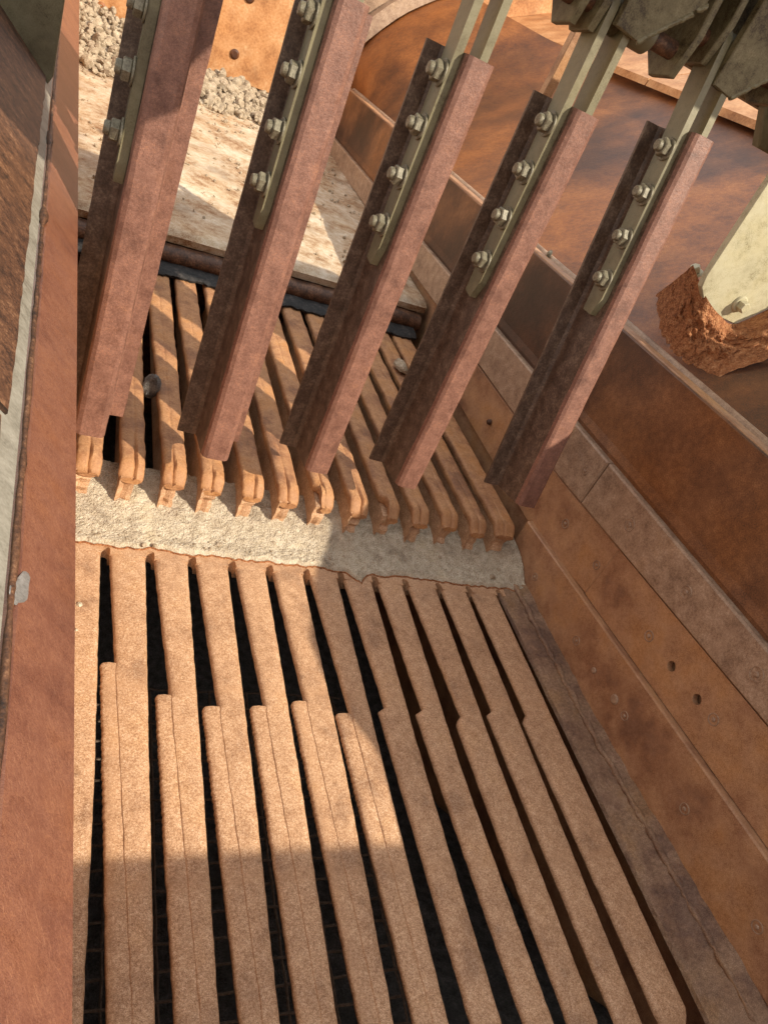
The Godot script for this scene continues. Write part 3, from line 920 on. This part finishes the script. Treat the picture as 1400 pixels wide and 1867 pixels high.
# ---- feeder pan and its lip ------------------------------------------
func build_pan() -> void:
	var t := thing("feeder_pan", "dust covered feeder pan floor sloping toward the upper bars", "feeder pan", Vector3(0.58, 0.18, -3.2))
	var b := MB.new()
	var nx := 60
	var n := 70
	var rows := []
	for k in n + 1:
		var z := lerpf(-2.205, -4.52, pow(float(k) / n, 1.5))
		var row := PackedVector3Array()
		for i in nx + 1:
			var x := -0.06 + 1.235 * i / nx
			var back := -2.205 - z - 0.06 * (x - 0.5) * 0.0
			var y := 0.2 - 0.012 * (1.0 - smooth(0.0, 0.03, back)) + 0.006 * nz.get_noise_2d(x * 3.0, z * 3.0) * smooth(0.1, 0.3, back) + 0.0025 * nz2.get_noise_2d(x * 14.0, z * 14.0) * smooth(0.15, 0.5, back)
			var zz := z - 0.075 * x * (1.0 - smooth(0.0, 1.5, back))
			row.append(Vector3(x, y, zz))
		rows.append(row)
	for k in n:
		for i in nx: b.quad(rows[k][i], rows[k][i + 1], rows[k + 1][i + 1], rows[k + 1][i])
	for i in nx:
		var a: Vector3 = rows[0][i]; var c: Vector3 = rows[0][i + 1]
		b.quad(a + Vector3(0, -0.022, -0.004), c + Vector3(0, -0.022, -0.004), c, a)
		b.quad(a + Vector3(0, -0.022, -0.6), c + Vector3(0, -0.022, -0.6), c + Vector3(0, -0.022, -0.004), a + Vector3(0, -0.022, -0.004))
	part("floor_plate", b, M["pan"], t, 40)
	# rounded cross bar below the lip
	b = MB.new()
	var rings := []
	for k in 50:
		var x := -0.05 + 1.21 * k / 49.0
		var z := -2.185 - 0.075 * x
		var j := 0.004 * nz.get_noise_2d(x * 9.0, 3.0) + 0.002 * nz2.get_noise_2d(x * 40.0, 3.0)
		var r := PackedVector3Array()
		for q in [[-0.06, 0.0], [-0.05, 0.018], [-0.02, 0.028], [0.005, 0.024], [0.018, 0.01], [0.02, -0.006], [0.012, -0.02], [-0.03, -0.024], [-0.06, -0.02]]:
			r.append(Vector3(x, 0.136 + q[1] + j, z + q[0] + j * 0.6))
		rings.append(r)
	b.loft(rings)
	part("cross_bar", b, M["dark_rust"], t, 50)
	b = MB.new()
	b.box(Vector3(0.56, 0.06, -2.42), Vector3(1.2, 0.2, 0.2))
	part("cross_beam", b, M["dark_rust"], t)
	# ragged black rubber seal lying on the bar ends
	b = MB.new()
	rings = []
	for k in 120:
		var x := -0.04 + 1.18 * k / 119.0
		var z := -2.105 - 0.075 * x + 0.012 * nz.get_noise_2d(x * 12.0, 8.0) + 0.008 * nz2.get_noise_2d(x * 60.0, 8.0)
		var y := 0.106 + 0.003 * nz.get_noise_2d(x * 20.0, 18.0)
		rings.append(PackedVector3Array([Vector3(x, y - 0.004, z - 0.1), Vector3(x, y - 0.003, z), Vector3(x, y + 0.004, z + 0.002), Vector3(x, y + 0.012, z - 0.012), Vector3(x, y + 0.016, z - 0.05), Vector3(x, y + 0.016, z - 0.1)]))
	b.loft(rings)
	one("rubber_seal", b, M["rubber"], Vector3(0.55, 0.1, -2.15), "ragged black rubber seal along the back ends of the upper bars", "seal", "", "", 50)

# ---- pit under the lower deck -----------------------------------------
func build_pit() -> void:
	var b := MB.new()
	b.box(Vector3(0.6, -0.78, -1.2), Vector3(1.5, 0.06, 3.9))
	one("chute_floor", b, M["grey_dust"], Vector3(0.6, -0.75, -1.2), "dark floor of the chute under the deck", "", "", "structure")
	b = MB.new()
	b.box(Vector3(0.6, -0.4, -2.75), Vector3(1.5, 0.75, 0.05))
	one("chute_back_plate", b, M["dark_rust"], Vector3(0.6, -0.7, -2.7), "dark plate closing the chute below the upper bars", "plate")
	# woven wire screen
	var s := thing("wire_screen", "dark wire mesh screen seen down through the deck slots at lower left", "wire screen", Vector3(0.35, -0.32, -0.45))
	var y := -0.32
	for k in 18:
		var x := 0.02 + k * 0.042
		b = MB.new()
		var p := PackedVector3Array()
		for q in 31: p.append(Vector3(x, y + 0.003 * (1 if (q + k) % 2 == 0 else -1), -1.0 + q * 0.042))
		b.tube(p, 0.0025, 5)
		part("wire", b, M["wire"], s, 60)
	for q in 31:
		var z := -1.0 + q * 0.042
		b = MB.new()
		var p := PackedVector3Array()
		for k in 19: p.append(Vector3(0.0 + k * 0.042, y + 0.003 * (-1 if (q + k) % 2 == 0 else 1), z))
		b.tube(p, 0.0025, 5)
		part("wire", b, M["wire"], s, 60)
	# grey fines heaped under the right half
	b = MB.new()
	var rows := []
	for k in 81:
		var row := PackedVector3Array()
		for i in 81:
			var x := 0.0 + 1.17 * i / 80.0
			var z := 0.3 - 1.5 * k / 80.0
			var h := -0.72 + 0.30 * smooth(0.15, 0.95, x) * smooth(-1.15, -0.35, z) + 0.17 * smooth(-0.5, -0.12, z)
			h += 0.03 * nz.get_noise_2d(x * 5.0, z * 5.0) + 0.012 * nz2.get_noise_2d(x * 22.0, z * 22.0) + 0.007 * nz.get_noise_2d(x * 60.0, z * 60.0)
			row.append(Vector3(x, h, z))
		rows.append(row)
	for k in 80:
		for i in 80: b.quad(rows[k][i], rows[k + 1][i], rows[k + 1][i + 1], rows[k][i + 1])
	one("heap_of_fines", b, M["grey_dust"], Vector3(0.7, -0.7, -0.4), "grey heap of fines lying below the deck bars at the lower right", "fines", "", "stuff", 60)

# ---- hinged deflector bars ----------------------------------------------
const F_X := [.071, .294, .505, .715, .962]
const F_Y := [.2, .2, .2, .2, .262]
const F_Z := [-1.135, -1.135, -1.155, -1.163, -1.087]
const F_TZ := [-.10, -.14, -.095, -.075, -.20]
const HAT := 0.765   # length of the hat section
const PIV := 0.905   # pivot above the foot of the bar

const HAT_OUT := [[-0.037, -0.094], [-0.010, -0.094], [-0.003, -0.090], [0.0, -0.082], [0.0, -0.012], [0.003, -0.004], [0.010, 0.0], [0.042, 0.0], [0.049, -0.004], [0.052, -0.012], [0.052, -0.082], [0.055, -0.090], [0.062, -0.094], [0.084, -0.094]]
const HAT_IN := [[-0.037, -0.1], [-0.008, -0.1], [0.003, -0.096], [0.006, -0.084], [0.006, -0.014], [0.008, -0.008], [0.012, -0.006], [0.040, -0.006], [0.044, -0.008], [0.046, -0.014], [0.046, -0.084], [0.049, -0.096], [0.06, -0.1], [0.084, -0.1]]

func make_hat(y0: float, y1: float, i0: int, i1: int) -> MB:
	# one stretch (outline points i0 to i1) of the pressed hat section; plan view x, z with the front face at z = 0
	var rings := []
	var n := 40
	for k in n + 1:
		var y := lerpf(y0, y1, float(k) / n)
		var r := PackedVector3Array()
		var ids := range(i0, i1 + 1)
		for pass_ in 2:
			for i in ids:
				var q: Array = HAT_OUT[i] if pass_ == 0 else HAT_IN[i]
				var yy := y
				if k == 0: yy += 0.0026 * nz2.get_noise_2d(i * 1.7, 5.0)
				var j := 0.0007 * nz.get_noise_2d(y * 14.0, i * 0.35 + 3.0)
				r.append(Vector3(q[0] + j, yy, q[1] + j))
			ids.reverse()
		rings.append(r)
	var b := MB.new()
	b.loft(rings, false)
	for e in [0, n]:
		var r: PackedVector3Array = rings[e]
		var m := r.size()
		for i in m / 2 - 1:
			if e == 0: b.quad(r[i], r[m - 1 - i], r[m - 2 - i], r[i + 1])
			else: b.quad(r[i], r[i + 1], r[m - 2 - i], r[m - 1 - i])
	return b

func make_finger() -> Node3D:
	# origin at the hinge pin; the foot of the bar is PIV below it
	var t := Node3D.new()
	t.set_meta("base", Vector3.ZERO)
	var y0 := -PIV
	var y1 := -PIV + HAT
	part("wear_face", make_hat(y0, y1, 4, 9), M["finger"], t, 25)
	part("side_flange", make_hat(y0, y1, 0, 4), M["scale"], t, 25)  # left side in the darker copy, its shade painted in
	part("side_flange", make_hat(y0, y1, 9, 13), M["finger"], t, 25)
	for side in [0, 1]:
		var x0 := -0.0145 if side == 0 else 0.029
		var b := MB.new()
		var low := -PIV + 0.42 if side == 0 else -PIV + 0.68
		var out := PackedVector2Array([Vector2(-0.064, low), Vector2(-0.036, low - 0.004), Vector2(-0.023, low + 0.03), Vector2(-0.020, -PIV + 0.77), Vector2(-0.020, 0.0)])
		for k in 9:
			var an := PI * k / 8.0
			out.append(Vector2(-0.0465 + cos(an) * 0.0265, 0.002 + sin(an) * 0.0265))
		out.append(Vector2(-0.073, -0.004)); out.append(Vector2(-0.066, -PIV + 0.74))
		b.prism(out, Transform3D(Basis(Vector3(0, 0, 1), Vector3(0, 1, 0), Vector3(-1, 0, 0)), Vector3(x0 + 0.014, 0, 0)), 0.014, 0.0015)
		part("hinge_arm", b, M["green"], t)
	for k in 4:
		var p := Vector3(-0.0145, -PIV + 0.485 + 0.081 * k, -0.037)
		var ax := Vector3(-1, 0, 0)
		var b := MB.new()
		b.cyl(p + ax * 0.0165, p + ax * 0.026, 0.0105, 0.0098, 16, 0.0015)
		var bolt := part("bolt", b, M["steel_bolt"], t, 40)
		b = MB.new()
		b.cyl(p + ax * 0.0005, p + ax * 0.004, 0.0205, 0.0205, 24, 0.001)
		part("washer", b, M["steel_bolt"], bolt, 40)
		b = MB.new()
		b.cyl(p + ax * 0.0041, p + ax * 0.017, 0.0165, 0.0165, 6, 0.0018, 0.3 + k * 0.7)
		part("nut", b, M["steel_bolt"], bolt, 25)
	# hub between the arms at the hinge
	var hb := MB.new()
	hb.cyl(Vector3(0.0005, 0, -0.0565), Vector3(0.0285, 0, -0.0565), 0.028, 0.028, 24, 0.002)
	part("hinge_hub", hb, M["green_dirty"], t, 40)
	return t

func build_fingers() -> void:
	var labels := ["leftmost hanging rusty bar, partly covered by the left side plate, bolts in shade",
		"second hanging rusty bar from the left, worn grey near its top",
		"middle of the five hanging rusty bars, its top end and green hinge arms in view",
		"hanging rusty bar second from the right, in front of the orange hopper plate",
		"rightmost hanging rusty bar, its lower end in shadow beside the lined wall"]
	var proto := make_finger()
	for i in 5:
		var o: Node3D = proto if i == 0 else proto.duplicate()
		o.name = numbered("deflector_bar")
		add_child(o)
		meta(o, labels[i], "deflector bar", "hanging deflector bars")
		var an: float = atan(-F_TZ[i])
		# going up by one the bar moves back by -F_TZ
		var bas := Basis(Vector3.RIGHT, -an)
		var foot := Vector3(F_X[i], F_Y[i], F_Z[i])
		var pivot: Vector3 = foot + bas * Vector3(0, PIV, 0)
		o.transform = Transform3D(TILT, Vector3.ZERO) * Transform3D(bas, pivot)

func build_beam() -> void:
	var t := thing("hinge_beam", "olive green cross beam with hinge lugs above the hanging bars at upper right", "beam", Vector3(0.7, 1.15, -1.4))
	var b := MB.new()
	b.box(Vector3(0.55, 1.30, -1.435), Vector3(1.5, 0.40, 0.075), Basis(), 0.012)
	part("box_beam", b, M["green_dirty"], t)
	for i in 5:
		var an: float = atan(-F_TZ[i])
		var bas := Basis(Vector3.RIGHT, -an)
		var foot := Vector3(F_X[i], F_Y[i], F_Z[i])
		var pv: Vector3 = foot + bas * Vector3(0, PIV, -0.0565)
		var x: float = F_X[i]
		# cover lug between and beside the arms, square to the bar
		b = MB.new()
		var zf: float = pv.z + 0.036
		b.prism(PackedVector2Array([Vector2(x + 0.002, 1.085), Vector2(x + 0.047, 1.08), Vector2(x + 0.13, 1.165), Vector2(x + 0.15, 1.42), Vector2(x + 0.002, 1.42)]), Transform3D(Basis(), Vector3(0, 0, zf)), 0.016, 0.002)
		var lug := part("hinge_lug", b, M["green_dirty"], t)
		b = MB.new()
		var pth := PackedVector3Array()
		for k in 40:
			var q := Vector2(x + 0.05, 1.081).lerp(Vector2(x + 0.134, 1.166), k / 39.0)
			pth.append(Vector3(q.x + 0.002 * nz2.get_noise_2d(k * 3.0, i), q.y + 0.002 * nz2.get_noise_2d(k * 4.1, i + 5.0), zf + 0.012 + 0.002 * nz2.get_noise_2d(k * 5.0, i + 9.0)))
		b.tube(pth, 0.0055, 7)
		part("weld_bead", b, M["green"], lug, 60)
		# lug plates standing off the beam beside each arm
		for sx in [-0.030, 0.150]:
			b = MB.new()
			b.prism(PackedVector2Array([Vector2(-1.40, 1.12), Vector2(-1.40, 1.45), Vector2(pv.z + 0.02, 1.40), Vector2(pv.z + 0.045, pv.y + 0.03), Vector2(pv.z + 0.03, pv.y - 0.035), Vector2(pv.z - 0.03, pv.y - 0.045)]), Transform3D(Basis(Vector3(0, 0, 1), Vector3(0, 1, 0), Vector3(-1, 0, 0)), Vector3(x + sx + 0.012, 0, 0)), 0.012, 0.002)
			part("hinge_lug", b, M["green_dirty"], t)
		b = MB.new()
		b.cyl(pv + Vector3(-0.05, 0, 0), pv + Vector3(0.17, 0, 0), 0.015, 0.015, 18, 0.002)
		part("hinge_pin", b, M["dark_rust"], t, 40)
		b = MB.new()
		b.cyl(pv + Vector3(0.052, 0, 0), pv + Vector3(0.098, 0, 0), 0.028, 0.028, 24, 0.004)
		part("pin_collar", b, M["green"], t, 40)
	# unseen hood added to shade the hinges, its tab cut to shadow the first bar
	b = MB.new()
	b.prism(PackedVector2Array([Vector2(-0.25, -1.24), Vector2(-0.25, -0.83), Vector2(0.5, -0.83), Vector2(0.5, -0.40), Vector2(0.74, -0.40), Vector2(0.775, -0.5), Vector2(0.74, -0.6), Vector2(0.70, -0.83), Vector2(1.6, -0.83), Vector2(1.6, -1.24)]), Transform3D(Basis(Vector3(1, 0, 0), Vector3(0, 0, 1), Vector3(0, 1, 0)), Vector3(0, 1.5, 0)), 0.012)
	part("shade_hood", b, M["green_dirty"], t)
	# end bracket carrying the beam on the right
	b = MB.new()
	b.prism(PackedVector2Array([Vector2(1.22, 1.04), Vector2(1.42, 1.04), Vector2(1.5, 1.5), Vector2(1.18, 1.5), Vector2(1.18, 1.1)]), Transform3D(Basis(), Vector3(0, 0, -1.39)), 0.02, 0.003)
	part("end_bracket", b, M["green"], t)

func build_support_plate() -> void:
	var t := thing("support_gusset", "sunlit pale green gusset plate with a bolt standing on the hopper wall at right", "gusset", Vector3(1.36, 0.68, -1.34))
	var b := MB.new()
	var poly := PackedVector2Array([Vector2(1.188, 1.3), Vector2(1.205, 0.80), Vector2(1.212, 0.776), Vector2(1.235, 0.757), Vector2(1.31, 0.733), Vector2(1.361, 0.731), Vector2(1.75, 1.12), Vector2(1.75, 1.3)])
	b.prism(poly, Transform3D(Basis(), Vector3(0, 0, -1.28)), 0.014, 0.002)
	part("plate", b, M["green_sunlit"], t)  # paler green with the sunlight in its colour
	for q in [[Vector3(1.333, 0.774, -1.266), Vector3(0, 0, 1)], [Vector3(1.399, 0.756, -1.505), Vector3(-0.7, 0.71, 0.0)]]:
		var c: Vector3 = q[0]
		var ax: Vector3 = q[1]
		b = MB.new()
		b.cyl(c, c + ax * 0.006, 0.019, 0.017, 20, 0.001)
		var w := part("washer", b, M["green_sunlit"], t, 40)
		b = MB.new()
		b.cyl(c + ax * 0.006, c + ax * 0.024, 0.013, 0.0125, 6, 0.002, 0.4)
		part("bolt_head", b, M["green_sunlit"], w, 25)
	# lumpy rust caked between the foot of the plate and the hopper wall
	b = MB.new()
	var ed := [Vector3(1.215, 0.80, -1.33), Vector3(1.238, 0.762, -1.264), Vector3(1.308, 0.737, -1.264), Vector3(1.361, 0.735, -1.264), Vector3(1.44, 0.815, -1.264), Vector3(1.52, 0.895, -1.262)]
	var ft := [Vector3(1.325, 0.682, -1.5), Vector3(1.277, 0.637, -1.364), Vector3(1.257, 0.622, -1.24), Vector3(1.285, 0.652, -1.146), Vector3(1.37, 0.735, -1.13), Vector3(1.45, 0.815, -1.15)]
	var rows := []
	for k in 61:
		var f := 5.0 * k / 60.0
		var i0 := mini(int(f), 4)
		var fr := f - i0
		var row := PackedVector3Array()
		for j in 31:
			var v := j / 30.0
			var pe: Vector3 = ed[i0].cubic_interpolate(ed[i0 + 1], ed[maxi(i0 - 1, 0)], ed[mini(i0 + 2, 5)], fr)
			var pf: Vector3 = ft[i0].cubic_interpolate(ft[i0 + 1], ft[maxi(i0 - 1, 0)], ft[mini(i0 + 2, 5)], fr)
			pf += (pf - pe).normalized() * 0.03 * nz.get_noise_2d(f * 3.0, 60.0)
			var p: Vector3 = pe.lerp(pf, v)
			p += Vector3(-0.5, 0.25, 0.75) * (0.022 * sin(PI * v) + sin(PI * minf(1.0, v * 1.1)) * (0.024 * nz.get_noise_3dv(p * 20.0) + 0.013 * nz2.get_noise_3dv(p * 62.0) + 0.007 * nz.get_noise_3dv(p * 170.0)))
			row.append(p)
		rows.append(row)
	for k in 60:
		for j in 30: b.quad(rows[k][j], rows[k + 1][j], rows[k + 1][j + 1], rows[k][j + 1])
	part("caked_rust", b, M["crust"], t, 70)
	# rusty upright rod far behind the second bar from the right
	b = MB.new()
	b.box(Vector3(1.015, 1.05, -1.9), Vector3(0.026, 0.55, 0.026), Basis(Vector3.FORWARD, 0.03))
	one("upright_rod", b, M["wall"], Vector3(1.015, 0.78, -1.9), "thin rusty upright rod behind the second bar from the right", "rod")

# ---- stones --------------------------------------------------------------
func rock(mb: MB, c: Vector3, s: Vector3, sd: int) -> void:
	var r := RandomNumberGenerator.new()
	r.seed = sd
	# convex lump: icosphere-like lattice cut by random planes
	var planes := []
	for i in 9:
		var n := Vector3(r.randfn(), r.randfn(), r.randfn()).normalized()
		planes.append([n, r.randf_range(0.42, 0.85)])
	var rings := []
	for k in 8:
		var th := PI * (k + 0.5) / 8.0
		var ringv := PackedVector3Array()
		for i in 12:
			var ph := TAU * i / 12.0
			var d := Vector3(sin(th) * cos(ph), cos(th), sin(th) * sin(ph))
			var l := 1.0
			for p in planes:
				var q: float = d.dot(p[0])
				if q > 0.001: l = minf(l, p[1] / q)
			ringv.append(c + d * l * s)
		rings.append(ringv)
	mb.loft(rings)

func build_stones() -> void:
	var b := MB.new()
	rock(b, Vector3(0.232, 0.105, -1.515), Vector3(0.022, 0.034, 0.03), 3)
	one("stone", b, M["grey_stone"], Vector3(0.232, 0.07, -1.515), "dark grey stone jammed between two upper bars near the left", "stone", "", "", 20)
	b = MB.new()
	rock(b, Vector3(1.0, 0.118, -1.93), Vector3(0.03, 0.024, 0.035), 8)
	one("stone", b, M["stone"], Vector3(1.0, 0.1, -1.93), "small pale stone lying on the upper bars between the third and fourth hanging bars", "stone", "", "", 20)
	# pebbles in the dust
	var peb := [[0.232, -1.085, .006], [0.252, -1.088, .005], [0.38, -1.115, .007], [0.245, -1.1, .004], [0.5, -1.14, .006], [0.33, -1.105, .005], [0.8, -1.16, .006], [0.66, -1.13, .005], [0.92, -1.17, .007], [0.15, -1.1, .004], [1.06, -1.13, .009], [1.09, -1.16, .008]]
	var pm := MultiMesh.new()
	pm.transform_format = MultiMesh.TRANSFORM_3D
	var rb := MB.new()
	rock(rb, Vector3.ZERO, Vector3.ONE, 14)
	pm.mesh = rb.commit(Vector3.ZERO, 20)
	pm.instance_count = peb.size() + 160
	for i in pm.instance_count:
		var x: float; var z: float; var s: float
		if i < peb.size():
			x = peb[i][0]; z = peb[i][1]; s = peb[i][2]
		else:
			x = rng.randf_range(0.1, 1.12); z = -1.09 - 0.022 * x - 0.1 * pow(rng.randf(), 1.5); s = rng.randf_range(0.0012, 0.0032)
		var y := 0.007 + 0.012 * smooth(-1.1, -1.25, z)
		pm.set_instance_transform(i, Transform3D(Basis.from_euler(Vector3(rng.randf() * 6, rng.randf() * 6, rng.randf() * 6)).scaled(Vector3(s, s * 0.7, s)), Vector3(x, y + s * 0.3, z)))
	var pi_ := MultiMeshInstance3D.new()
	pi_.name = "pebbles"
	pi_.multimesh = pm
	pi_.material_override = M["stone"]
	add_child(pi_)
	pi_.transform = Transform3D(TILT, Vector3.ZERO)
	meta(pi_, "tiny pale pebbles scattered over the dust below the upper bars", "pebbles", "", "stuff")
	# gravel against the back wall
	var g := Node3D.new()
	g.name = "gravel_pile"
	add_child(g)
	g.transform = Transform3D(TILT, TILT * Vector3(0.4, 0.2, -4.2))
	meta(g, "pale broken gravel heaped on the pan against the back wall", "gravel", "", "stuff")
	for v in 3:
		var mm := MultiMesh.new()
		mm.transform_format = MultiMesh.TRANSFORM_3D
		rb = MB.new()
		rock(rb, Vector3.ZERO, Vector3.ONE, 31 + v)
		mm.mesh = rb.commit(Vector3.ZERO, 15)
		mm.instance_count = 850
		for i in 700:
			var x := rng.randf_range(-0.12, 1.12)
			var u := pow(rng.randf(), 0.8)
			var zfront := lerpf(-3.75, -4.05, smooth(0.0, 0.9, x)) + 0.1 * nz.get_noise_2d(x * 5.0, 77.0)
			var z := lerpf(zfront, -4.52, u)
			var hh := 0.16 * smooth(0.0, 1.0, u) * lerpf(1.0, 0.45, smooth(-0.1, 0.6, x))
			var s := rng.randf_range(0.009, 0.021) * (2.0 if rng.randf() < 0.12 else 1.0)
			if u < 0.12 and rng.randf() < 0.6: s *= 0.5
			mm.set_instance_transform(i, Transform3D(Basis.from_euler(Vector3(rng.randf() * 6, rng.randf() * 6, rng.randf() * 6)).scaled_local(Vector3(s, s * rng.randf_range(0.6, 1.0), s * rng.randf_range(0.7, 1.2))), Vector3(x, 0.205 + hh * rng.randf_range(0.7, 1.0) + s * 0.3, z) - Vector3(0.4, 0.2, -4.2)))
		for i in 150:
			var x := rng.randf_range(-0.05, 1.12)
			var z := -4.1 + 1.7 * pow(rng.randf(), 2.2)
			var s := rng.randf_range(0.003, 0.010)
			mm.set_instance_transform(700 + i, Transform3D(Basis.from_euler(Vector3(rng.randf() * 6, rng.randf() * 6, rng.randf() * 6)).scaled_local(Vector3(s, s * 0.6, s)), Vector3(x, 0.203 + s * 0.2, z) - Vector3(0.4, 0.2, -4.2)))
		var mi := MultiMeshInstance3D.new()
		mi.name = "gravel"
		mi.multimesh = mm
		mi.material_override = M["stone"]
		g.add_child(mi, true)
	var hb := MB.new()
	var rows := []
	for k in 25:
		var row := PackedVector3Array()
		for i in 41:
			var x := -0.12 + 1.25 * i / 40.0
			var u := k / 24.0
			var zfront := lerpf(-3.75, -4.05, smooth(0.0, 0.9, x))
			var z := lerpf(zfront, -4.53, u)
			row.append(Vector3(x, 0.195 + 0.15 * smooth(0.0, 1.0, u) * lerpf(1.0, 0.45, smooth(-0.1, 0.6, x)) + 0.008 * nz.get_noise_2d(x * 20.0, z * 20.0), z))
		rows.append(row)
	for k in 24:
		for i in 40: hb.quad(rows[k][i], rows[k][i + 1], rows[k + 1][i + 1], rows[k + 1][i])
	var ho := MeshInstance3D.new()
	ho.name = "fines"
	ho.mesh = hb.commit(Vector3(0.4, 0.2, -4.2), 70)
	ho.material_override = M["dust"]
	g.add_child(ho, true)
